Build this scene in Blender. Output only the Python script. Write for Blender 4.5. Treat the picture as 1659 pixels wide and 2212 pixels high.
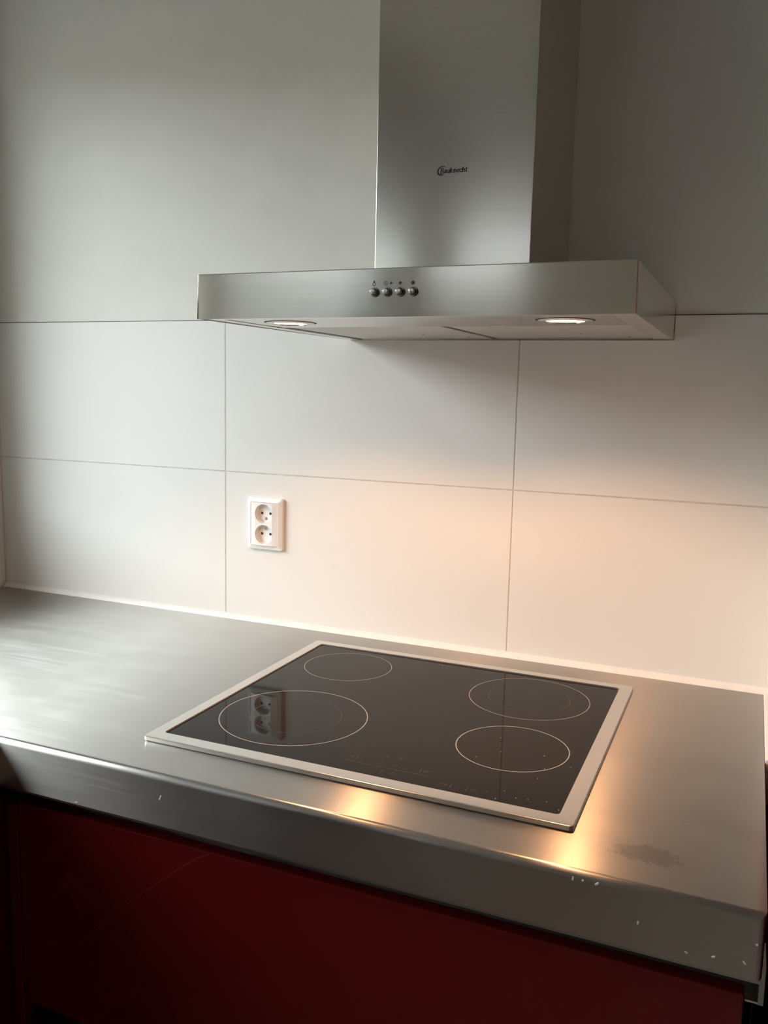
import bpy, bmesh, math, random
from mathutils import Vector, Matrix
random.seed(7)
for o in list(bpy.data.objects): bpy.data.objects.remove(o, do_unlink=True)
scene = bpy.context.scene
COL = scene.collection
Z0 = 0.90                      # height of the worktop above the floor; heights below are given from the worktop

# ------------------------------------------------------------------ camera
cam_d = bpy.data.cameras.new('camera'); cam = bpy.data.objects.new('camera', cam_d); COL.objects.link(cam)
scene.camera = cam
CR = Vector((0.9201017, 0.39102054, 0.02271118)); CU = Vector((-0.07474645, 0.1183744, 0.99015174)); CF = Vector((-0.38448125, 0.91273788, -0.13814389))
M = Matrix.Identity(4)
for i in range(3):
    M[i][0] = CR[i]; M[i][1] = CU[i]; M[i][2] = -CF[i]
M.translation = Vector((0.9856, -1.5038, 0.4747 + Z0))
cam.matrix_world = M
cam_d.sensor_fit = 'VERTICAL'; cam_d.sensor_height = 36.0; cam_d.lens = 36.0 * 1881.4 / 2212
cam_d.clip_start = 0.02; cam_d.clip_end = 200

# ------------------------------------------------------------------ world: overcast daylight
SKY = 13.4
world = bpy.data.worlds.new('overcast_sky'); scene.world = world; world.use_nodes = True
bg = world.node_tree.nodes['Background']; bg.inputs[0].default_value = (0.92, 0.97, 1.0, 1); bg.inputs[1].default_value = SKY
BEAM = 5.5                     # halogen bulb behind each lens, watts
LAMP = 210.0                   # halogen lens emission
scene.view_settings.view_transform = 'Standard'; scene.view_settings.look = 'None'
scene.view_settings.gamma = 1.0; scene.view_settings.use_curve_mapping = False
scene.view_settings.exposure = 0.0
# window opening in the left wall
XL = -0.61
WINS = ((-0.26, -1.70, 0.20, 1.22), (-1.90, -3.35, 0.16, 1.22))      # y near, y far, sill, head
for (wy0, wy1, wz0, wz1) in WINS[:1]:
    pd = bpy.data.lights.new('window_daylight_portal', 'AREA'); pd.shape = 'RECTANGLE'; pd.size = wy0 - wy1; pd.size_y = wz1 - wz0
    pd.cycles.is_portal = True
    po = bpy.data.objects.new('window_daylight_portal', pd); COL.objects.link(po)
    po.matrix_world = Matrix.Translation((XL - 0.125, (wy0 + wy1) / 2, Z0 + (wz0 + wz1) / 2)) @ Matrix(((0, 0, -1, 0), (1, 0, 0, 0), (0, -1, 0, 0), (0, 0, 0, 1)))

# ------------------------------------------------------------------ materials
def nodes(name):
    m = bpy.data.materials.new(name); m.use_nodes = True
    nt = m.node_tree; return m, nt, nt.nodes['Principled BSDF']
def N(nt, t, **kw):
    n = nt.nodes.new(t)
    for k, v in kw.items(): setattr(n, k, v)
    return n
def noise(nt, scale, vec_scale=(1, 1, 1), detail=4, rough=0.6, loc=(0, 0, 0)):
    tc = N(nt, 'ShaderNodeNewGeometry'); mp = N(nt, 'ShaderNodeMapping')
    mp.inputs['Scale'].default_value = vec_scale; mp.inputs['Location'].default_value = loc
    nz = N(nt, 'ShaderNodeTexNoise'); nz.inputs['Scale'].default_value = scale
    nz.inputs['Detail'].default_value = detail; nz.inputs['Roughness'].default_value = rough
    nt.links.new(tc.outputs['Position'], mp.inputs[0]); nt.links.new(mp.outputs[0], nz.inputs['Vector'])
    return nz.outputs[0]
def ramp(nt, src, a, b, ca, cb):
    r = N(nt, 'ShaderNodeMapRange'); r.inputs[1].default_value = a; r.inputs[2].default_value = b
    r.inputs[3].default_value = ca; r.inputs[4].default_value = cb
    nt.links.new(src, r.inputs[0]); return r.outputs[0]
def mixc(nt, fac, c1, c2):
    x = N(nt, 'ShaderNodeMix', data_type='RGBA')
    for s, c in ((6, c1), (7, c2)):
        if isinstance(c, tuple): x.inputs[s].default_value = (*c, 1)
        else: nt.links.new(c, x.inputs[s])
    if isinstance(fac, float): x.inputs[0].default_value = fac
    else: nt.links.new(fac, x.inputs[0])
    return x.outputs[2]
def bump(nt, p, src, strength, dist=0.001):
    b = N(nt, 'ShaderNodeBump'); b.inputs['Strength'].default_value = strength; b.inputs['Distance'].default_value = dist
    nt.links.new(src, b.inputs['Height']); nt.links.new(b.outputs[0], p.inputs['Normal'])
def plain(name, col, rough=0.5, metal=0.0, var=0.06, scale=30, bmp=0.0, spec=0.5):
    m, nt, p = nodes(name)
    nz = noise(nt, scale)
    c2 = tuple(c * (1 - var) for c in col)
    nt.links.new(mixc(nt, ramp(nt, nz, .3, .7, 0, 1), col, c2), p.inputs['Base Color'])
    p.inputs['Roughness'].default_value = rough; p.inputs['Metallic'].default_value = metal
    p.inputs['Specular IOR Level'].default_value = spec
    if bmp: bump(nt, p, noise(nt, scale * 8), bmp)
    return m
def steel(name, col, rough, aniso, brush, grain=0.35, stain=None, bmp=0.05, smear=0.0, second=None):
    """brushed stainless steel; brush = axis index along which the grain runs"""
    m, nt, p = nodes(name)
    sc = [300, 300, 300]; sc[brush] = 4
    g = noise(nt, 1.0, tuple(sc), 2, 0.5)
    big = noise(nt, 5.0, (1, 1, 1), 5, 0.6)
    c = mixc(nt, ramp(nt, g, .35, .65, 0, 1), tuple(x * (1 - .10 * grain) for x in col), tuple(min(1, x * (1 + .10 * grain)) for x in col))
    c = mixc(nt, ramp(nt, big, .35, .75, 0, .22), c, tuple(x * .82 for x in col))
    r = ramp(nt, g, .3, .7, rough * (1 - .18 * grain), rough * (1 + .18 * grain))
    if smear:
        s = noise(nt, 9.0, (1, 2.2, 1), 6, 0.65, (3.1, 0.4, 0))
        a = N(nt, 'ShaderNodeMath', operation='ADD'); nt.links.new(r, a.inputs[0]); nt.links.new(ramp(nt, s, .45, .75, 0, smear), a.inputs[1]); r = a.outputs[0]
    if stain:
        (sx, sy, rx, ry) = stain
        tc = N(nt, 'ShaderNodeNewGeometry'); sub = N(nt, 'ShaderNodeVectorMath', operation='SUBTRACT'); sub.inputs[1].default_value = (sx, sy, 0)
        nt.links.new(tc.outputs['Position'], sub.inputs[0])
        ml = N(nt, 'ShaderNodeVectorMath', operation='MULTIPLY'); ml.inputs[1].default_value = (1 / rx, 1 / ry, 0); nt.links.new(sub.outputs[0], ml.inputs[0])
        ln = N(nt, 'ShaderNodeVectorMath', operation='LENGTH'); nt.links.new(ml.outputs[0], ln.inputs[0])
        rad = ramp(nt, ln.outputs['Value'], .1, 1.15, .36, -.30)
        sn = noise(nt, 95.0, (1, .8, 1), 9, 0.8)
        ad = N(nt, 'ShaderNodeMath', operation='ADD'); nt.links.new(rad, ad.inputs[0]); nt.links.new(sn, ad.inputs[1])
        mk = ramp(nt, ad.outputs[0], .60, .69, 0, .55)
        c = mixc(nt, mk, c, tuple(x * .55 for x in col))
    def setup(q, rough_out, an):
        nt.links.new(c, q.inputs['Base Color']); nt.links.new(rough_out, q.inputs['Roughness'])
        q.inputs['Metallic'].default_value = 1.0; q.inputs['Anisotropic'].default_value = an
        if an:
            t = N(nt, 'ShaderNodeTangent', direction_type='UV_MAP'); t.uv_map = 'UVMap'
            nt.links.new(t.outputs[0], q.inputs['Tangent'])
    setup(p, r, aniso)
    if second:                                     # brushed sheet: sharp cross-grain lobe plus a wider soft one
        q = N(nt, 'ShaderNodeBsdfPrincipled'); r2 = N(nt, 'ShaderNodeMath', operation='MULTIPLY'); r2.inputs[1].default_value = second[0]
        nt.links.new(r, r2.inputs[0]); setup(q, r2.outputs[0], second[1])
        mx = N(nt, 'ShaderNodeMixShader'); mx.inputs[0].default_value = second[2]
        nt.links.new(p.outputs[0], mx.inputs[1]); nt.links.new(q.outputs[0], mx.inputs[2]); nt.links.new(mx.outputs[0], nt.nodes['Material Output'].inputs[0])
    if bmp: bump(nt, p, g, bmp, 0.0004)
    return m

MAT = {}
MAT['paint'] = plain('wall_paint', (.76, .755, .71), .75, var=.05, scale=9, bmp=.12)
MAT['tile'] = plain('white_satin_tile', (.80, .79, .77), .55, var=.025, scale=3, bmp=.015, spec=.3)
MAT['grout'] = plain('cement_grout', (.70, .67, .61), .9, var=.25, scale=60, bmp=.3)
MAT['silicone'] = plain('white_silicone', (.82, .80, .77), .4, var=.08, scale=40, bmp=.2)
MAT['plastic'] = plain('white_plastic', (.86, .855, .85), .22, var=.01)
MAT['dark_hole'] = plain('dark_socket_hole', (.035, .03, .015), .6, var=.2)
MAT['screw'] = plain('zinc_screw', (.35, .35, .36), .4, 1.0)
MAT['steel_top'] = steel('brushed_steel_worktop', (.50, .48, .455), .31, .96, 0, bmp=0.0, second=(1.1, .6, .1), grain=.2, stain=(.915, -.607, .075, .038), smear=.035)
MAT['steel_hood'] = steel('brushed_steel_hood', (.76, .72, .635), .17, .72, 0, grain=.18, bmp=0.0)
MAT['steel_under'] = steel('satin_steel_underside', (.62, .60, .57), .20, 0.0, 0, grain=.3, bmp=0.0)
MAT['steel_frame'] = steel('satin_steel_trim', (.68, .65, .61), .24, 0.0, 0, grain=.0, bmp=0.0)
MAT['chrome'] = plain('bright_metal', (.62, .59, .54), .18, 1.0, var=.05)
MAT['aluminium'] = plain('aluminium_profile', (.42, .42, .40), .35, 1.0, var=.08)
MAT['black'] = plain('black_gap', (.012, .012, .012), .6, var=.3)
MAT['carcass'] = plain('dark_carcass', (.03, .028, .027), .6, var=.2)
MAT['red'] = plain('dark_red_lacquer', (.115, .004, .005), .34, var=.05, scale=12, spec=.3)
MAT['scratch'] = plain('scratched_lacquer', (.19, .028, .026), .5)
MAT['seal'] = plain('brown_seal_and_shadow', (.10, .055, .025), .6, var=.3)  # hob seal; also colours the painted shadow line above the tiles
MAT['print'] = plain('black_print', (.012, .012, .010), .5)
MAT['zone'] = plain('grey_zone_print', (.50, .45, .40), .5)
MAT['zone_faint'] = plain('faint_zone_print', (.085, .078, .07), .5)
MAT['fleck'] = plain('white_paint_fleck', (.85, .83, .78), .6)
MAT['floor'] = plain('grey_floor', (.76, .72, .66), .5, var=.12, scale=6)
MAT['ceiling'] = plain('ceiling_paint', (.52, .50, .475), .9)
MAT['dimwall'] = plain('room_wall_paint', (.74, .68, .61), .8)
MAT['rightwall'] = plain('brown_red_wall_paint', (.24, .075, .055), .7)
MAT['whiteframe'] = plain('white_window_paint', (.8, .8, .78), .4)
MAT['ground'] = plain('paving', (.12, .115, .105), .9, var=.3, scale=2)
MAT['facade'] = plain('facade_brick', (.16, .10, .075), .9, var=.3, scale=4)
def glass_black():
    m, nt, p = nodes('black_ceramic_glass')
    p.inputs['Base Color'].default_value = (.007, .007, .0065, 1)
    s = noise(nt, 14.0, (1, 1, 1), 5, .65)
    nt.links.new(ramp(nt, s,   .4, .8, .02, .06), p.inputs['Roughness'])
    p.inputs['IOR'].default_value = 1.5; p.inputs['Specular IOR Level'].default_value = .09
    return m
MAT['glass'] = glass_black()
def pane_glass():
    m = bpy.data.materials.new('window_glass'); m.use_nodes = True; nt = m.node_tree
    for n in list(nt.nodes): nt.nodes.remove(n)
    o = N(nt, 'ShaderNodeOutputMaterial'); mx = N(nt, 'ShaderNodeMixShader'); t = N(nt, 'ShaderNodeBsdfTransparent'); g = N(nt, 'ShaderNodeBsdfGlossy')
    g.inputs['Roughness'].default_value = .02; t.inputs[0].default_value = (.95, .97, .96, 1); mx.inputs[0].default_value = .06
    nt.links.new(t.outputs[0], mx.inputs[1]); nt.links.new(g.outputs[0], mx.inputs[2]); nt.links.new(mx.outputs[0], o.inputs[0])
    return m
MAT['pane'] = pane_glass()
def lens_mat(name, k):
    m, nt, p = nodes(name)
    p.inputs['Base Color'].default_value = (.9, .85, .75, 1)
    p.inputs['Emission Color'].default_value = (1.0, .50, .22, 1); p.inputs['Emission Strength'].default_value = LAMP * k
    return m
MAT['lens'] = lens_mat('lit_lamp_lens', .15)
def blind_mat(name, k):
    m, nt, p = nodes(name)
    p.inputs['Roughness'].default_value = .9
    nt.links.new(mixc(nt, noise(nt, 400, (1, 1, 6)), (.75, .74, .72), (.66, .65, .63)), p.inputs['Base Color'])
    t = N(nt, 'ShaderNodeBsdfTranslucent'); t.inputs[0].default_value = (.8, .82, .85, 1)
    mx = N(nt, 'ShaderNodeMixShader'); mx.inputs[0].default_value = k
    nt.links.new(p.outputs[0], mx.inputs[1]); nt.links.new(t.outputs[0], mx.inputs[2])
    nt.links.new(mx.outputs[0], nt.nodes['Material Output'].inputs[0])
    return m
MAT['thin_blind'] = blind_mat('added_blind_cloth', .92); MAT['dark_cloth'] = plain('added_dark_cloth', (.10, .09, .08), .9); MAT['blind'] = blind_mat('added_curtain_cloth', .30); MAT['frosted'] = blind_mat('added_frosted_glass', .62)  # cloths and glass of the added blind, curtains and rear window, toned for reflections
def filter_mat():
    m, nt, p = nodes('perforated_filter')
    tc = N(nt, 'ShaderNodeNewGeometry'); mp = N(nt, 'ShaderNodeMapping'); mp.inputs['Scale'].default_value = (330, 330, 330)
    mp.inputs['Rotation'].default_value = (0, 0, .785)
    nt.links.new(tc.outputs['Position'], mp.inputs[0])
    v = N(nt, 'ShaderNodeTexVoronoi', feature='F1'); v.inputs['Randomness'].default_value = 0.0; v.inputs['Scale'].default_value = 1
    v.voronoi_dimensions = '2D'
    nt.links.new(mp.outputs[0], v.inputs['Vector'])
    hole = ramp(nt, v.outputs['Distance'], .22, .30, 1, 0)
    nt.links.new(mixc(nt, hole, (.60, .58, .55), (.30, .28, .26)), p.inputs['Base Color'])
    p.inputs['Metallic'].default_value = .6; p.inputs['Roughness'].default_value = .42
    return m
MAT['filter'] = filter_mat()

# ------------------------------------------------------------------ helpers
def uvs(me, brush):
    """one planar UV map whose U runs across the grain"""
    uv = me.uv_layers.new(name='UVMap')
    for p in me.polygons:
        ax = max(range(3), key=lambda i: abs(p.normal[i]))
        others = [i for i in range(3) if i != ax]
        if brush in others: v = brush; u = [i for i in others if i != brush][0]
        else: u, v = others[1], others[0]
        for li in p.loop_indices:
            co = me.vertices[me.loops[li].vertex_index].co
            uv.data[li].uv = (co[u], co[v])
def obj(name, bm, mat, parent=None, brush=0, smooth=False):
    bmesh.ops.recalc_face_normals(bm, faces=bm.faces)
    me = bpy.data.meshes.new(name); bm.to_mesh(me); bm.free()
    uvs(me, brush)
    me.materials.append(MAT[mat])
    if smooth:
        for p in me.polygons: p.use_smooth = True
        me.set_sharp_from_angle(angle=math.radians(35))
    o = bpy.data.objects.new(name, me); COL.objects.link(o)
    if smooth:
        wn = o.modifiers.new('weighted_normals', 'WEIGHTED_NORMAL'); wn.mode = 'FACE_AREA'; wn.weight = 100; wn.keep_sharp = True
    if parent: link(o, parent)
    return o
def link(o, parent):
    o.parent = parent
    loc = WORLD.get(parent.as_pointer(), Vector((0, 0, 0)))
    o.matrix_parent_inverse = Matrix.Translation(-loc)
WORLD = {}
def empty(name, loc):
    o = bpy.data.objects.new(name, None); o.location = loc; o.empty_display_size = .05; COL.objects.link(o)
    WORLD[o.as_pointer()] = Vector(loc); return o
def tag(o, label, cat, group=None):
    o['label'] = label; o['category'] = cat
    if group: o['group'] = group
    return o
def struct(o, label=None, cat=None):
    o['kind'] = 'structure'
    if label: o['label'] = label
    if cat: o['category'] = cat
    return o
def box(bm, x0, x1, y0, y1, z0, z1, bev=0, seg=2):
    """z measured from the worktop"""
    vs = [bm.verts.new((x, y, z + Z0)) for z in (z0, z1) for y in (y0, y1) for x in (x0, x1)]
    f = [(0, 1, 3, 2), (4, 6, 7, 5), (0, 4, 5, 1), (2, 3, 7, 6), (0, 2, 6, 4), (1, 5, 7, 3)]
    fs = [bm.faces.new([vs[i] for i in q]) for q in f]
    if bev:
        es = list({e for q in fs for e in q.edges})
        bmesh.ops.bevel(bm, geom=es, offset=bev, segments=seg, profile=.5, affect='EDGES')
    return bm
def B(*a, **k): return box(bmesh.new(), *a, **k)
def ring_face(bm, cx, cy, z, r0, r1, n=96):
    a = []; b = []
    for i in range(n):
        t = 2 * math.pi * i / n
        a.append(bm.verts.new((cx + r0 * math.cos(t), cy + r0 * math.sin(t), z + Z0)))
        b.append(bm.verts.new((cx + r1 * math.cos(t), cy + r1 * math.sin(t), z + Z0)))
    for i in range(n): bm.faces.new((a[i], a[(i + 1) % n], b[(i + 1) % n], b[i]))
    return bm
def lathe(prof, c, axis, n=40):
    """prof: (radius, height along axis)"""
    bm = bmesh.new(); rings = []
    ax = Vector(axis).normalized(); u = ax.orthogonal().normalized(); v = ax.cross(u)
    C = Vector((c[0], c[1], c[2] + Z0))
    for r, h in prof:
        if r < 1e-7: rings.append([bm.verts.new(C + ax * h)])
        else: rings.append([bm.verts.new(C + ax * h + (u * math.cos(2 * math.pi * i / n) + v * math.sin(2 * math.pi * i / n)) * r) for i in range(n)])
    for a, b in zip(rings, rings[1:]):
        for i in range(n):
            j = (i + 1) % n
            q = [a[i % len(a)], a[j % len(a)], b[j % len(b)], b[i % len(b)]]
            q = [x for k, x in enumerate(q) if x not in q[:k]]
            if len(q) > 2: bm.faces.new(q)
    return bm
def prism(pts, axis, a0, a1):
    """polygon in the plane across axis, extruded from a0 to a1"""
    bm = bmesh.new()
    def P(p, t):
        if axis == 0: return (t, p[0], p[1] + Z0)
        if axis == 1: return (p[0], t, p[1] + Z0)
        return (p[0], p[1], t + Z0)
    A = [bm.verts.new(P(p, a0)) for p in pts]; Bv = [bm.verts.new(P(p, a1)) for p in pts]
    bm.faces.new(A); bm.faces.new(list(reversed(Bv)))
    for i in range(len(pts)):
        j = (i + 1) % len(pts); bm.faces.new((A[i], A[j], Bv[j], Bv[i]))
    return bm
def stroke(bm, pts, w, to3d, closed=False, z=0.0):
    """flat ribbon of quads along a 2-D polyline, set by to3d(u, v)"""
    n = len(pts)
    for i in range(n if closed else n - 1):
        a = Vector(pts[i]); b = Vector(pts[(i + 1) % n]); d = b - a
        if d.length < 1e-9: continue
        d.normalize(); nn = Vector((-d.y, d.x)) * w / 2; e = d * w * .3
        q = [a - e + nn, b + e + nn, b + e - nn, a - e - nn]
        bm.faces.new([bm.verts.new(to3d(p.x, p.y)) for p in q])
def arc(cx, cy, r, a0, a1, n=16, ry=None):
    ry = ry or r
    return [(cx + r * math.cos(math.radians(a0 + (a1 - a0) * i / n)), cy + ry * math.sin(math.radians(a0 + (a1 - a0) * i / n))) for i in range(n + 1)]
def boolean(o, cutters):
    for c in cutters:
        md = o.modifiers.new('cut', 'BOOLEAN'); md.operation = 'DIFFERENCE'; md.solver = 'EXACT'; md.object = c
    dg = bpy.context.evaluated_depsgraph_get(); dg.update()
    me = bpy.data.meshes.new_from_object(o.evaluated_get(dg))
    o.modifiers.clear(); o.data = me
    for c in cutters: bpy.data.objects.remove(c, do_unlink=True)

# ------------------------------------------------------------------ the room
XR = 1.04; ROOMX = 2.5; ROOMY = -3.6; CEIL = 1.72
struct(obj('floor', B(XL, ROOMX, ROOMY, 0.1, -Z0 - .1, -Z0), 'floor'), 'grey kitchen floor under the cabinets', 'floor')
struct(obj('ceiling', B(XL, ROOMX, ROOMY, 0.1, CEIL, CEIL + .1), 'ceiling'), 'plain light ceiling above the cooker hood', 'ceiling')
wb = struct(obj('wall_back', B(XL, ROOMX, 0.004, 0.14, -Z0, CEIL), 'paint'), 'painted wall behind the hood, tiled in its lower part', 'wall')
H1, H2 = .3042, .6055
obj('grout', B(XL, 1.045, 0.0009, 0.0045, -.07, H2 - .002), 'grout', wb)
obj('shadow_line', B(XL, 1.0395, .0030, .0048, H2 - .001, H2 + .0015), 'seal', wb)  # dark strip painted in as the shadow line above the tiles
for (x0, x1) in ((XL + .001, -.0010), (.0010, .5990), (.6010, 1.0395)):
    for (z0, z1) in ((-.004, H1 - .0011), (H1 + .0011, H2)):
        t = obj('tile', B(x0, x1, 0.0, 0.009, z0, z1, bev=.0012, seg=2), 'tile', wb, smooth=True)
# left wall with the window opening (the reveal is the wall's own thickness)
bm = bmesh.new()
XO = XL - .25
yy = 0.14
for (wy0, wy1, wz0, wz1) in WINS:
    box(bm, XO, XL, wy0, yy, -Z0, CEIL); box(bm, XO, XL, wy1, wy0, -Z0, wz0); box(bm, XO, XL, wy1, wy0, wz1, CEIL); yy = wy1
box(bm, XO, XL, ROOMY, yy, -Z0, CEIL)
struct(obj('wall_left', bm, 'paint'), 'painted side wall left of the worktop, with the window', 'wall')
struct(obj('wall_right', B(XR, ROOMX, -.30, .0, -Z0, CEIL), 'paint'), 'white wall end right of the worktop corner', 'wall')
struct(obj('wall_far_right', B(ROOMX, ROOMX + .1, ROOMY, 0.1, -Z0, CEIL), 'rightwall'), 'dark wall on the far right of the kitchen', 'wall')
RW = (-.60, -.05, 1.06, 1.28)                                   # unseen rear window, added for the chimney's bright reflection: x0, x1, sill, head
bm = bmesh.new()
box(bm, XL, RW[0], ROOMY - .1, ROOMY, -Z0, CEIL); box(bm, RW[1], ROOMX, ROOMY - .1, ROOMY, -Z0, CEIL)
box(bm, RW[0], RW[1], ROOMY - .1, ROOMY, -Z0, RW[2]); box(bm, RW[0], RW[1], ROOMY - .1, ROOMY, RW[3], CEIL)
struct(obj('wall_rear', bm, 'dimwall'), 'plain wall behind the camera', 'wall')
# window
fw = .055
for k, (WY0, WY1, WZ0, WZ1) in enumerate(WINS):
    win = struct(empty('window_%d' % (k + 1), (XL - .13, (WY0 + WY1) / 2, Z0 + WZ0)), ('white framed kitchen window over the left run of worktop', 'white framed kitchen window nearer the rear wall')[k], 'window')
    for y0, y1, z0, z1 in ((WY0, WY0 - fw, WZ0, WZ1), (WY1, WY1 + fw, WZ0, WZ1), (WY0 - fw, WY1 + fw, WZ0, WZ0 + fw), (WY0 - fw, WY1 + fw, WZ1 - fw, WZ1)):
        obj('window_frame', B(XL - .16, XL - .11, min(y0, y1), max(y0, y1), z0, z1, bev=.004), 'whiteframe', win)
    obj('window_pane', B(XL - .137, XL - .133, WY1 + fw - .005, WY0 - fw + .005, WZ0 + fw - .005, WZ1 - fw + .005), 'pane', win)
    obj('window_sill', B(XL - .11, XL + .02, WY1, WY0, WZ0, WZ0 + .018, bev=.004), 'whiteframe', win)
obj('added_blind', B(XL - .100, XL - .097, WINS[1][1] + .01, WINS[1][0] - .01, .98, WINS[1][3] - .002), 'thin_blind', win)  # unseen blind, added to set how bright the chimney mirrors this window
obj('added_curtain', B(XL - .094, XL - .091, -3.05, WINS[1][0] - .01, WINS[1][2] + .02, .99), 'blind', win)  # unseen curtain, added to tone down the reflection in the canopy
obj('added_curtain', B(XL - .094, XL - .091, WINS[1][1] + .01, -3.052, WINS[1][2] + .02, .99), 'dark_cloth', win)  # unseen dark panel, added to keep this stretch of the reflection dark
win = struct(empty('window_3', (-.32, ROOMY - .05, Z0 + RW[2])), 'unseen high window added in the rear wall for reflections', 'window')
for x0, x1, z0, z1 in ((RW[0], RW[0] + .04, RW[2], RW[3]), (RW[1] - .04, RW[1], RW[2], RW[3]), (RW[0] + .04, RW[1] - .04, RW[2], RW[2] + .03), (RW[0] + .04, RW[1] - .04, RW[3] - .03, RW[3])):
    obj('window_frame', B(x0, x1, ROOMY - .08, ROOMY - .04, z0, z1, bev=.003), 'whiteframe', win)
obj('window_pane', B(RW[0] + .035, RW[1] - .035, ROOMY - .062, ROOMY - .058, RW[2] + .025, RW[3] - .025), 'frosted', win)
# outdoors seen by the daylight only through the window
struct(obj('ground', B(-40, XO - .3, -60, 90, -Z0 - .3, -Z0 - .2), 'ground'), 'paving outside the kitchen window', 'ground')
struct(obj('wall_outside', B(-9.6, -9, -40, 80, -Z0 - .2, 2.15), 'facade'), 'brick wall across the yard outside the window', 'wall')

# ------------------------------------------------------------------ worktop (L-shaped, steel)
D = .6723; T = .0669; WXR = 1.0304; LX = .075
pts = [(XL + .002, -.001), (WXR, -.001), (WXR, -D), (LX, -D), (LX, -2.3), (XL + .002, -2.3)]
bm = prism(pts, 2, -T, 0)
bmesh.ops.recalc_face_normals(bm, faces=bm.faces)
es = [e for e in bm.edges if (abs(e.verts[0].co.z - Z0) < 1e-6 and abs(e.verts[1].co.z - Z0) < 1e-6 and min(v.co.y for v in e.verts) < -.6 and abs(e.verts[0].co.x - WXR) + abs(e.verts[1].co.x - WXR) > 1e-4) or
      (abs(e.verts[0].co.x - WXR) < 1e-6 and abs(e.verts[1].co.x - WXR) < 1e-6 and abs(e.verts[0].co.y + D) < 1e-6 and abs(e.verts[1].co.y + D) < 1e-6)]
bmesh.ops.bevel(bm, geom=es, offset=.0080, segments=5, profile=.5, affect='EDGES')
bmesh.ops.triangulate(bm, faces=[f for f in bm.faces if len(f.verts) > 8])
wt = empty('worktop', (.5, -.33, Z0 - T)); tag(wt, 'long brushed stainless steel worktop carrying the black hob', 'worktop')
obj('slab', bm, 'steel_top', wt, smooth=True)
obj('folded_lip', B(LX + .002, WXR - .001, -D + .002, -D + .016, -T - .004, -T), 'aluminium', wt)
# dried paint flecks stuck to the steel
def pix_dir(px, py): return CF + CR * ((px - 829.5) / 1881.4) - CU * ((py - 1106) / 1881.4)
CP = Vector((0.9856, -1.5038, 0.4747))
def on_plane(px, py, axis, val):
    d = pix_dir(px, py); t = (val - CP[axis]) / d[axis]; return CP + d * t
for (px, py, L, a) in ((347, 1721, .004, 70), (345, 1726, .0025, 20), (165, 1733, .0045, 0), (1238, 1885, .004, 85), (1260, 1885, .002, 40), (1290, 1895, .0045, 40), (1378, 1993, .0035, 80),
                       (1482, 2057, .003, -30), (1541, 2067, .0035, 25), (1608, 2080, .0035, -50), (1635, 2041, .0022, 10)):
    q = on_plane(px, py, 1, -D)
    if q.z > -.007: q.z = -.0075
    bm = bmesh.new(); ca, sa = math.cos(math.radians(a)), math.sin(math.radians(a))
    outline = [(-L / 2, -.0006), (0, -.001), (L / 2, -.0004), (L / 2, .0006), (0.0003, .0009), (-L / 2, .0007)]
    A = [bm.verts.new((q.x + u * ca - v * sa, -D + .0002, q.z + u * sa + v * ca + Z0)) for u, v in outline]
    Bq = [bm.verts.new((x.co.x, -D - .0005, x.co.z)) for x in A]
    bm.faces.new(A); bm.faces.new(Bq)
    for i in range(6): bm.faces.new((A[i], A[(i + 1) % 6], Bq[(i + 1) % 6], Bq[i]))
    obj('paint_fleck', bm, 'fleck', wt)
# sealant
struct(obj('trim_1', prism([(.001, -.001), (.001, .010), (-.0025, .0085), (-.0060, .0045), (-.0085, 0.0002), (-.0085, -.0005)], 0, XL + .003, 1.0395), 'silicone', smooth=True),
       'white silicone bead between tiles and steel worktop', 'sealant')
struct(obj('trim_2', B(WXR + .0005, XR - .0005, -.298, -.009, -.06, .004, bev=.002), 'silicone', smooth=True),
       'white silicone strip at the right end of the worktop', 'sealant')

# ------------------------------------------------------------------ hob
hx0, hx1, hy0, hy1, hz = .2584, .8357, -.5955, -.0865, .0075
hob = empty('ceramic_hob', ((hx0 + hx1) / 2, (hy0 + hy1) / 2, Z0)); tag(hob, 'black glass four zone hob in a steel frame set into the worktop', 'hob')
fwid = .0185
def frame_ring(bm, o, i, z0, z1, zin):
    """rounded rectangular frame: outer rect o, inner rect i"""
    def rr(r, rad, z, n=5):
        x0, x1, y0, y1 = r; out = []
        for cx, cy, a0 in ((x1 - rad, y1 - rad, 0), (x0 + rad, y1 - rad, 90), (x0 + rad, y0 + rad, 180), (x1 - rad, y0 + rad, 270)):
            for k in range(n + 1):
                a = math.radians(a0 + 90 * k / n); out.append(bm.verts.new((cx + rad * math.cos(a), cy + rad * math.sin(a), z + Z0)))
        return out
    def grow(r, d): return (r[0] - d, r[1] + d, r[2] - d, r[3] + d)
    loops = [rr(grow(o, -.0012), .004, z0), rr(o, .005, z0 + .0012), rr(o, .005, z1 - .0016), rr(grow(o, -.0005), .0046, z1 - .0005), rr(grow(o, -.0016), .004, z1), rr(i, .005, z1), rr(grow(i, -.0005), .0046, zin)]
    for a, b in zip(loops, loops[1:]):
        n = len(a)
        for k in range(n): bm.faces.new((a[k], a[(k + 1) % n], b[(k + 1) % n], b[k]))
bm = bmesh.new(); inner = (hx0 + fwid, hx1 - fwid - .001, hy0 + .021, hy1 - fwid)
frame_ring(bm, (hx0, hx1, hy0, hy1), inner, .0004, hz, .004)
obj('frame', bm, 'steel_frame', hob, smooth=True)
gz = .0056
obj('glass', B(inner[0] - .001, inner[1] + .001, inner[2] - .001, inner[3] + .001, .0005, gz), 'glass', hob)
obj('seal', B(inner[0] + .0002, inner[0] + .0016, inner[2] + .002, inner[3] - .002, gz - .0005, gz + .0006), 'seal', hob)
obj('seal', B(inner[0] + .002, inner[1] - .002, inner[3] - .0016, inner[3] - .0002, gz - .0005, gz + .0004), 'seal', hob)
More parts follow.
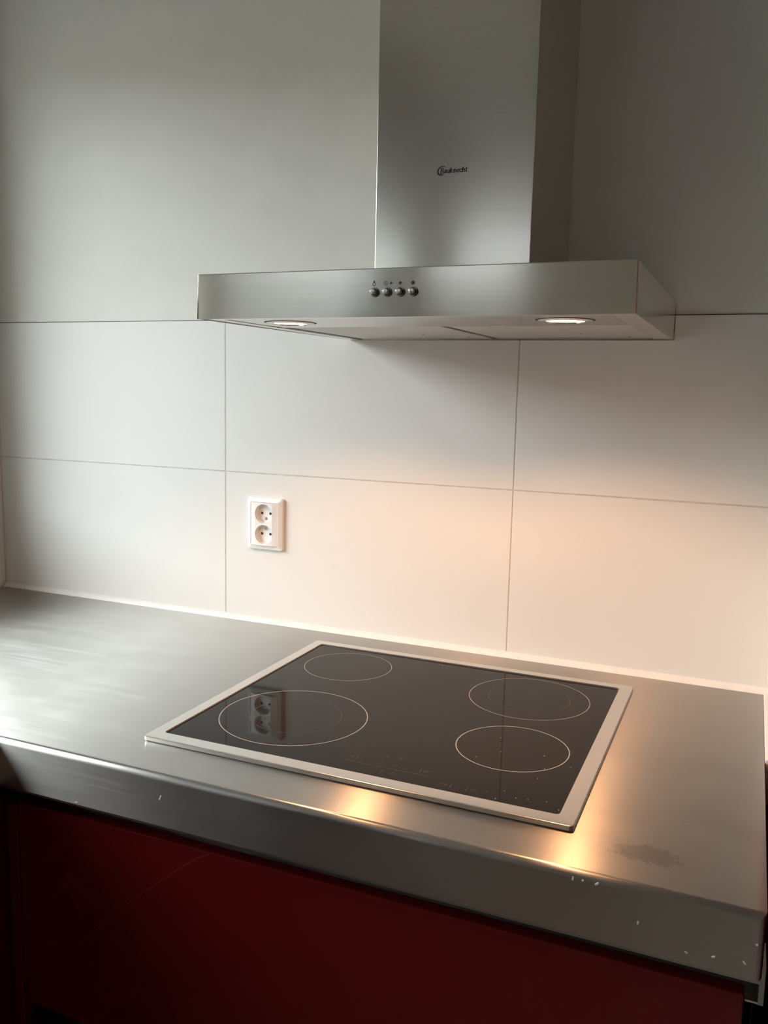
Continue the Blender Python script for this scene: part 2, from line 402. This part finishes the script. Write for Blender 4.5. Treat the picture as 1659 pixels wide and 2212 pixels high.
def zone(cx, cy, r, w, mat='zone', dz=.00012):
    return obj('zone_ring', ring_face(bmesh.new(), cx, cy, gz + dz, r - w / 2, r + w / 2), mat, hob)
zone(.4035, -.4400, .1065, .0010); zone(.4055, -.4360, .066, .0006, 'zone_faint')
zone(.3755, -.1980, .0745, .0007)
zone(.6935, -.2120, .0925, .0008); zone(.6935, -.2120, .0625, .0006, 'zone_faint')
zone(.7190, -.4110, .0750, .0012)
# touch control print
G = lambda u, v: (u, v, gz + .0001 + Z0)
def gp(px, py): q = on_plane(px, py, 2, gz); return (q.x, q.y)
for a, b in (((745, 1640), (922, 1677.5)), ((769, 1640), (776, 1633)), ((820, 1671), (827, 1663)), ((905, 1668.5), (911.5, 1661)), ((798, 1661.5), (806, 1662.5)),
             ((970, 1702), (976.5, 1694)), ((1004.5, 1709), (1009.5, 1702)), ((986, 1701), (989, 1701)), ((994, 1703), (997, 1702))):
    pm = bmesh.new(); stroke(pm, [gp(*a), gp(*b)], .0006, G); obj('control_mark', pm, 'zone_faint', hob)
for (px, py, r) in ((761, 1634, .003), (836, 1634, .003), (867, 1639.5, .0032), (821, 1648, .0026), (854, 1654, .003), (846, 1671, .003), (922, 1667, .0035), (1024, 1708, .0035), (1050, 1710, .002),
                    (955, 1693, .0018), (959, 1694, .0018), (963, 1695, .0018)):
    c = gp(px, py); pm = bmesh.new(); stroke(pm, arc(c[0], c[1], r, 20, 320, 10), .0006, G)
    stroke(pm, [(c[0] + .0003, c[1] - .001), (c[0] + .0003, c[1] + r)], .0006, G)
    obj('control_symbol', pm, 'zone_faint', hob)
def text_mesh(body, size, shear=0.0, offset=0.0):
    cu = bpy.data.curves.new('lettering', 'FONT'); cu.body = body; cu.size = size; cu.shear = shear; cu.offset = offset
    t = bpy.data.objects.new('lettering', cu); COL.objects.link(t)
    dg = bpy.context.evaluated_depsgraph_get(); dg.update()
    me = bpy.data.meshes.new_from_object(t.evaluated_get(dg)); bpy.data.objects.remove(t, do_unlink=True)
    bm = bmesh.new(); bm.from_mesh(me); return bm
bm = text_mesh('Pelgrim', .0105, .25)
for v in bm.verts: v.co = Vector((.5055 + v.co.x, -.1205 + v.co.y, gz + .0001 + Z0))
obj('maker_lettering', bm, 'zone_faint', hob)
# specks of dust on the glass
DUST = ((1082, 1594), (1082, 1624), (1176, 1633), (1029, 1635), (1162, 1682), (1114, 1724), (1090, 1709), (1207, 1750), (1233, 1658), (1140, 1727), (1181, 1732), (1177, 1661), (1070, 1725))
for px, py in DUST:
    c = gp(px, py); s = random.uniform(.0004, .0007)
    obj('dust_speck', box(bmesh.new(), c[0] - s, c[0] + s * .8, c[1] - s * .7, c[1] + s, gz, gz + .0003), 'fleck', hob)

# ------------------------------------------------------------------ cooker hood
kx0, kx1, kd, kz, kh = .2738, .8543, .4851, .5668, .0582
hood = empty('cooker_hood', ((kx0 + kx1) / 2, 0, Z0 + kz)); tag(hood, 'stainless steel chimney cooker hood with two lit lamps on the wall', 'cooker hood')
bm = bmesh.new()
box(bm, kx0, kx1, -kd, -.0005, kz, kz + kh)
low = [f for f in bm.faces if all(abs(v.co.z - kz - Z0) < 1e-6 for v in f.verts)]
bmesh.ops.recalc_face_normals(bm, faces=bm.faces)
# recess in the underside
vs = {}
f = low[0]; bm.faces.remove(f)
rx0, rx1, ry0, ry1 = kx0 + .024, kx1 - .030, -kd + .030, -.012
def bl(x0, x1, y0, y1, z): return [bm.verts.new(p) for p in ((x0, y0, z + Z0), (x1, y0, z + Z0), (x1, y1, z + Z0), (x0, y1, z + Z0))]
corners = [min(bm.verts, key=lambda v, c=c: (v.co - Vector((c[0], c[1], kz + Z0))).length) for c in ((kx0, -kd), (kx1, -kd), (kx1, -.0005), (kx0, -.0005))]
i1 = bl(rx0, rx1, ry0, ry1, kz); i2 = bl(rx0, rx1, ry0, ry1, kz + .010)
for a, b in ((corners, i1), (i1, i2)):
    for k in range(4): bm.faces.new((a[k], a[(k + 1) % 4], b[(k + 1) % 4], b[k]))
bm.faces.new(i2)
es = [e for e in bm.edges if all(v in corners or v.co.z > kz + kh + Z0 - 1e-6 for v in e.verts)]
bmesh.ops.bevel(bm, geom=es, offset=.0012, segments=2, profile=.5, affect='EDGES')
body = obj('canopy', bm, 'steel_hood', hood, smooth=True)
c0, c1, cd = .4366, .6762, .2595
chim = obj('chimney', B(c0, c1, -cd, .003, kz + kh + .0002, CEIL - .001, bev=.0013), 'steel_hood', hood, smooth=True)
# underside: lamp panel and two filters in the recess
py1 = -.300
under = obj('lamp_panel', B(rx0 + .0012, rx1 - .0015, ry0 + .001, py1, kz + .0006, kz + .0096), 'steel_under', hood)
midx = .5625
for (a, b) in ((rx0 + .012, midx - .0055), (midx + .0055, rx1 - .002)):
    fl = obj('grease_filter', B(a, b, py1 + .0012, ry1 - .001, kz + .0012, kz + .0095), 'filter', hood)
    obj('filter_rim', B(a, b, ry1 - .014, ry1 - .0015, kz + .0004, kz + .0014), 'steel_under', fl)
    cx = a + .100 if a < .5 else a + .118
    obj('latch_slot', B(cx - .022, cx + .022, py1 + .003, py1 + .007, kz + .0010, kz + .0013), 'black', fl)
    for sx, sy in ((a + .16, -.13), (b - .03, -.06)):
        obj('rivet', lathe([(0, 0), (.0018, 0), (.0018, .0006), (0, .0006)], (sx, sy, kz + .0008), (0, 0, 1), 10), 'black', fl)
bm = bmesh.new()
box(bm, rx0 + .001, rx0 + .0045, ry0 + .12, ry1 - .004, kz + .0006, kz + .009)
obj('filter_rail', bm, 'steel_under', hood)
bm = prism([(midx - .118, -.292), (midx - .105, -.292), (midx - .108, -.252), (midx - .112, -.252)], 2, kz + .0008, kz + .0013)
for lx in (.365, .757):
    lp = obj('lamp', lathe([(.0345, 0), (.0345, -.0010), (.0300, -.0026), (.0262, -.0026), (.0252, -.0012), (.0252, 0)], (lx, -.390, kz + .0008), (0, 0, 1), 48), 'chrome', hood, smooth=True)
    obj('lamp_gap', ring_face(bmesh.new(), lx, -.390, kz + .0003, .0338, .0374, 48), 'black', lp)
    obj('lamp_lens', lathe([(.0250, .0006), (.0250, -.0008), (.018, -.0014), (0, -.0016)], (lx, -.390, kz + .0008), (0, 0, 1), 40), 'lens', lp, smooth=True)
    sd = bpy.data.lights.new('halogen_beam', 'SPOT'); sd.energy = BEAM; sd.color = (1.0, .50, .22); sd.shadow_soft_size = .007
    sd.spot_size = math.radians(136); sd.spot_blend = .45
    so = bpy.data.objects.new('halogen_beam', sd); so.location = (lx, -.390, kz - .009 + Z0); COL.objects.link(so); link(so, lp)
# push buttons
for bx_, pz in ((.5375, .5955), (.5545, .5955), (.5718, .5955), (.5890, .5955)):
    bt = obj('push_button', lathe([(.0039, -.001), (.0039, .0078), (.0035, .0088), (.0030, .0090), (0, .0090)], (bx_, -kd, pz), (0, -1, 0), 28), 'chrome', hood, smooth=True)
    obj('button_collar', lathe([(.0058, -.0004), (.0058, .0012), (.0046, .0012), (.0041, .0004)], (bx_, -kd, pz), (0, -1, 0), 32), 'black', bt, smooth=True)
    obj('button_ring', lathe([(.0054, .0012), (.0054, .0018), (.0048, .0018), (.0048, .0010)], (bx_, -kd, pz), (0, -1, 0), 32), 'chrome', bt, smooth=True)
# printed symbols over the buttons
def front(u, v): return (u, -kd - .00015, v + Z0)
def fan(bm, cx, cz, n, r):
    for k in range(n):
        a = 90 + 360 * k / n + 15; pts = arc(cx + r * .55 * math.cos(math.radians(a)), cz + r * .55 * math.sin(math.radians(a)), r * .38, 0, 360, 8)
        stroke(bm, pts, r * .28, front)
zi = .6062
bm = bmesh.new()
stroke(bm, arc(.5362, zi - .0008, .0019, 0, 360, 14), .0006, front); stroke(bm, [(.5362, zi + .0014), (.5362, zi + .0030)], .0016, front)
obj('button_symbol', bm, 'print', hood)
bm = bmesh.new()
stroke(bm, arc(.5522, zi, .0024, 0, 360, 16), .0005, front); stroke(bm, [(.5522, zi - .0012), (.5522, zi + .0012)], .0006, front); fan(bm, .5590, zi, 3, .0017)
obj('button_symbol', bm, 'print', hood)
bm = bmesh.new(); fan(bm, .5712, zi, 4, .0020); obj('button_symbol', bm, 'print', hood)
bm = bmesh.new(); fan(bm, .5880, zi, 5, .0024); obj('button_symbol', bm, 'print', hood)
# maker's logo on the chimney: a crescent ring and slab lettering, drawn as strokes
LOGO = bmesh.new()
lx0, lz0 = .5340, .7884
def onchim(u, v): return (lx0 + u + v * .18, -cd - .00015, lz0 + v + Z0)
def crescent(cx, cy, r, a0, a1, wmax, n=30):
    pa = []; pb = []
    for i in range(n + 1):
        t = i / n; a = math.radians(a0 + (a1 - a0) * t); w = wmax * (.25 + .75 * math.sin(math.pi * t)) / 2
        pa.append((cx + (r + w) * math.cos(a), cy + (r + w) * .95 * math.sin(a))); pb.append((cx + (r - w) * math.cos(a), cy + (r - w) * .95 * math.sin(a)))
    for i in range(n): LOGO.faces.new([LOGO.verts.new(onchim(*p)) for p in (pa[i], pa[i + 1], pb[i + 1], pb[i])])
crescent(.0058, .0036, .0064, 48, 312, .0022)
xh = .0043; ah = .0064; W_ = .0015
def S(*pts, w=W_): stroke(LOGO, list(pts), w * 1.2, onchim)
def serif(x, y, l=.0010): stroke(LOGO, [(x - l, y), (x + l, y)], .0006, onchim)
x = .0046                                                     # B
S((x, -.0006), (x, .0068), w=.0014); serif(x, -.0005); serif(x, .0068)
S(*[(x + p[0], p[1]) for p in ((0, .0068), (.0024, .0068), (.0031, .0060), (.0031, .0042), (.0023, .0035), (0, .0035))], w=.0008)
S(*[(x + p[0], p[1]) for p in ((.0023, .0035), (.0034, .0026), (.0034, .0006), (.0025, -.0004), (0, -.0004))], w=.0009)
x = .0094                                                     # a
S((x, xh), (x + .0024, xh), w=.0008); S((x + .0027, xh), (x + .0027, .0004)); S((x + .0027, .0024), (x + .0004, .0022), (x, .0012), (x + .0003, .0004), (x + .0027, .0004), w=.0008); serif(x + .0030, .0003, .0006)
x = .0139                                                     # u
S((x + .0004, xh), (x + .0004, .0008), (x + .0010, .0004), (x + .0030, .0004), w=.0010); S((x + .0032, xh), (x + .0032, .0004)); serif(x, xh, .0006); serif(x + .0034, .0003, .0006)
x = .0186                                                     # k
S((x + .0004, ah), (x + .0004, .0002)); serif(x + .0001, ah, .0006); serif(x + .0004, .0003, .0009); S((x + .0034, xh), (x + .0010, .0022), (x + .0036, .0004), w=.0010); serif(x + .0036, .0003, .0006)
x = .0238                                                     # n
S((x + .0004, xh), (x + .0004, .0002)); S((x + .0004, .0040), (x + .0026, .0041), (x + .0032, .0034), (x + .0032, .0002), w=.0010); serif(x, xh, .0006); serif(x + .0004, .0003, .0008); serif(x + .0033, .0003, .0008)
x = .0286                                                     # e
S((x + .0004, .0022), (x + .0032, .0024), (x + .0030, .0040), (x + .0010, .0041), (x + .0002, .0034), (x + .0002, .0010), (x + .0010, .0004), (x + .0032, .0004), w=.0009)
x = .0330                                                     # c
S((x + .0030, .0036), (x + .0024, .0041), (x + .0010, .0041), (x + .0002, .0034), (x + .0002, .0010), (x + .0010, .0004), (x + .0030, .0004), w=.0010)
x = .0369                                                     # h
S((x + .0004, ah), (x + .0004, .0002)); S((x + .0004, .0040), (x + .0026, .0041), (x + .0032, .0034), (x + .0032, .0002), w=.0010); serif(x, ah, .0006); serif(x + .0004, .0003, .0008); serif(x + .0033, .0003, .0008)
x = .0416                                                     # t
S((x + .0008, .0058), (x + .0008, .0010), (x + .0014, .0004), (x + .0024, .0004), w=.0011); S((x - .0004, xh), (x + .0024, xh), w=.0008)
lo = obj('maker_logo', LOGO, 'print', hood); lo['label'] = 'black printed logo lettering on the chimney'

# ------------------------------------------------------------------ double wall socket
scx, scz = .0972, .2046
sock = empty('wall_socket', (scx, 0, Z0 + scz)); tag(sock, 'white double wall socket on the tiles left of the hob', 'socket')
bm = bmesh.new()
def rrect(hw, hh, rad, y, n=5):
    out = []
    for sx, sz, a0 in ((1, 1, 0), (-1, 1, 90), (-1, -1, 180), (1, -1, 270)):
        for k in range(n + 1):
            a = math.radians(a0 + 90 * k / n)
            out.append(bm.verts.new((scx + sx * (hw - rad) + rad * math.cos(a), y, scz + sz * (hh - rad) + rad * math.sin(a) + Z0)))
    return out
L_ = [rrect(.0402, .0525, .004, 0.0), rrect(.0402, .0525, .004, -.0055), rrect(.0394, .0517, .0035, -.0075), rrect(.0320, .0443, .003, -.0108), rrect(.0313, .0436, .002, -.0108), rrect(.0313, .0436, .002, -.004)]
for a, b in zip(L_, L_[1:]):
    n = len(a)
    for k in range(n): bm.faces.new((a[k], a[(k + 1) % n], b[(k + 1) % n], b[k]))
obj('cover_frame', bm, 'plastic', sock, smooth=True)
hwp, hhp = .0308, .0431
pr = [(scx - hwp, -.0002), (scx - hwp, -.0102), (scx - .0195, -.0140), (scx + .0195, -.0140), (scx + hwp, -.0102), (scx + hwp, -.0002)]
bm = bmesh.new()
A = [bm.verts.new((p[0], p[1], scz - hhp + Z0)) for p in pr]; Bv = [bm.verts.new((p[0], p[1], scz + hhp + Z0)) for p in pr]
bm.faces.new(A); bm.faces.new(Bv)
for i in range(6): bm.faces.new((A[i], A[(i + 1) % 6], Bv[(i + 1) % 6], Bv[i]))
plate = obj('socket_plate', bm, 'plastic', None)
cut = []
WELLS = ((.0208, -1), (-.0208, 1))
for dz, s in WELLS:
    cut.append(obj('cutter', lathe([(0, .002), (.0188, .002), (.0196, .0155), (.0196, .03), (0, .03)], (scx, 0, scz + dz), (0, -1, 0), 56), 'plastic'))
boolean(plate, cut); link(plate, sock)
for p in plate.data.polygons: p.use_smooth = True
plate.data.set_sharp_from_angle(angle=math.radians(25))
for dz, s in WELLS:
    for dx in (-.0095, .0095):
        obj('pin_hole', lathe([(0, .0021), (.0027, .0021), (.0027, .0023), (0, .0023)], (scx + dx, 0, scz + dz), (0, -1, 0), 20), 'dark_hole', sock)
    obj('fixing_screw', lathe([(0, .0021), (.0030, .0021), (.0030, .0026), (.0022, .0026), (.0020, .0023), (0, .0023)], (scx, 0, scz + dz + s * .0108), (0, -1, 0), 20), 'screw', sock)

# ------------------------------------------------------------------ cabinets
DX0, DX1 = .0860, 1.0176
cab = empty('drawer_cabinet', ((DX0 + DX1) / 2, -.32, 0)); tag(cab, 'dark red base cabinet with wide drawers below the hob', 'cabinet')
obj('body', prism([(-.01, -T - .0005), (-.595, -T - .0005), (-.595, -.115), (-.6305, -.115), (-.6305, -.400), (-.595, -.400), (-.595, -.446), (-.6305, -.446), (-.6305, -.80), (-.01, -.80)], 0, DX0 + .001, DX1 - .001), 'carcass', cab)
obj('plinth', B(DX0, DX1, -.58, -.02, -Z0, -.80), 'carcass', cab)
for z0, z1 in ((-.4020, -.0990), (-.796, -.4420)):
    df = obj('drawer_front', B(DX0, DX1, -.650, -.631, z0, z1, bev=.0024), 'red', cab, smooth=True)
    if z1 > -.2:
        sm = bmesh.new()
        P = [on_plane(px, py, 1, -.6502) for px, py in ((452, 1845), (425, 1854), (400, 1868), (330, 1914), (270, 1955), (215, 2003), (165, 2045))]
        stroke(sm, [(p.x, p.z) for p in P],   .0009, lambda u, v: (u, -.65012, v + Z0))
        obj('scratch', sm, 'scratch', df)
def channel(zt, zb, x0, x1, end=False):
    pr = obj('handle_profile', prism([(-.596, zt), (-.640, zt), (-.640, zt - .0015), (-.5985, zt - .0015), (-.5985, zb + .0015), (-.6285, zb + .0015), (-.6285, zb), (-.596, zb)], 0, x0, x1), 'aluminium', cab)
    return pr
channel(-.0720, -.1125, DX0 + .002, 1.0335)
channel(-.4025, -.4440, .1010, 1.0335)
obj('profile_end', B(1.0300, 1.0350, -.642, -.598, -.1110, -.0715), 'aluminium', cab)
obj('profile_lip', B(1.0185, 1.0300, -.642, -.632, -.1105, -.1085), 'chrome', cab)

fil = empty('corner_cabinet', (-.2, -.9, 0)); tag(fil, 'dark red corner base cabinet at the left edge of the picture', 'cabinet')
obj('body', B(XL + .004, .034, -2.28, -.02, -.80, -T - .0005), 'carcass', fil)
obj('corner_post', B(.0665, .0840, -.650, -.631, -.80, -.1050, bev=.001), 'red', fil)
obj('corner_back', B(.034, .0840, -.630, -.60, -.80, -T - .0005), 'carcass', fil)
for y0, y1 in ((-1.25, -.668), (-1.852, -1.253), (-2.28, -1.855)):
    obj('cabinet_door', B(.0345, .0530, y0, y1, -.80, -.1020, bev=.001), 'red', fil)
obj('filler_strip', B(.0345, .0530, -.666, -.632, -.80, -.1020, bev=.001), 'red', fil)
obj('plinth', B(XL + .01, -.01, -2.27, -.03, -Z0, -.80), 'carcass', fil)

tall = empty('tall_cabinet', (1.35, -.48, 0)); tag(tall, 'tall dark red cabinet at the right end of the worktop', 'cabinet')
obj('side_panel', B(1.0420, 1.0600, -.642, -.303, -Z0, 1.25, bev=.001), 'red', tall)
obj('body', B(1.0602, 1.660, -.638, -.303, -Z0 + .10, 1.248), 'carcass', tall)
obj('plinth', B(1.0602, 1.660, -.60, -.32, -Z0, -Z0 + .10), 'carcass', tall)
for z0, z1 in ((-.80, .20), (.203, 1.248)):
    obj('cabinet_door', B(1.0425, 1.660, -.662, -.643, z0, z1, bev=.001), 'red', tall)
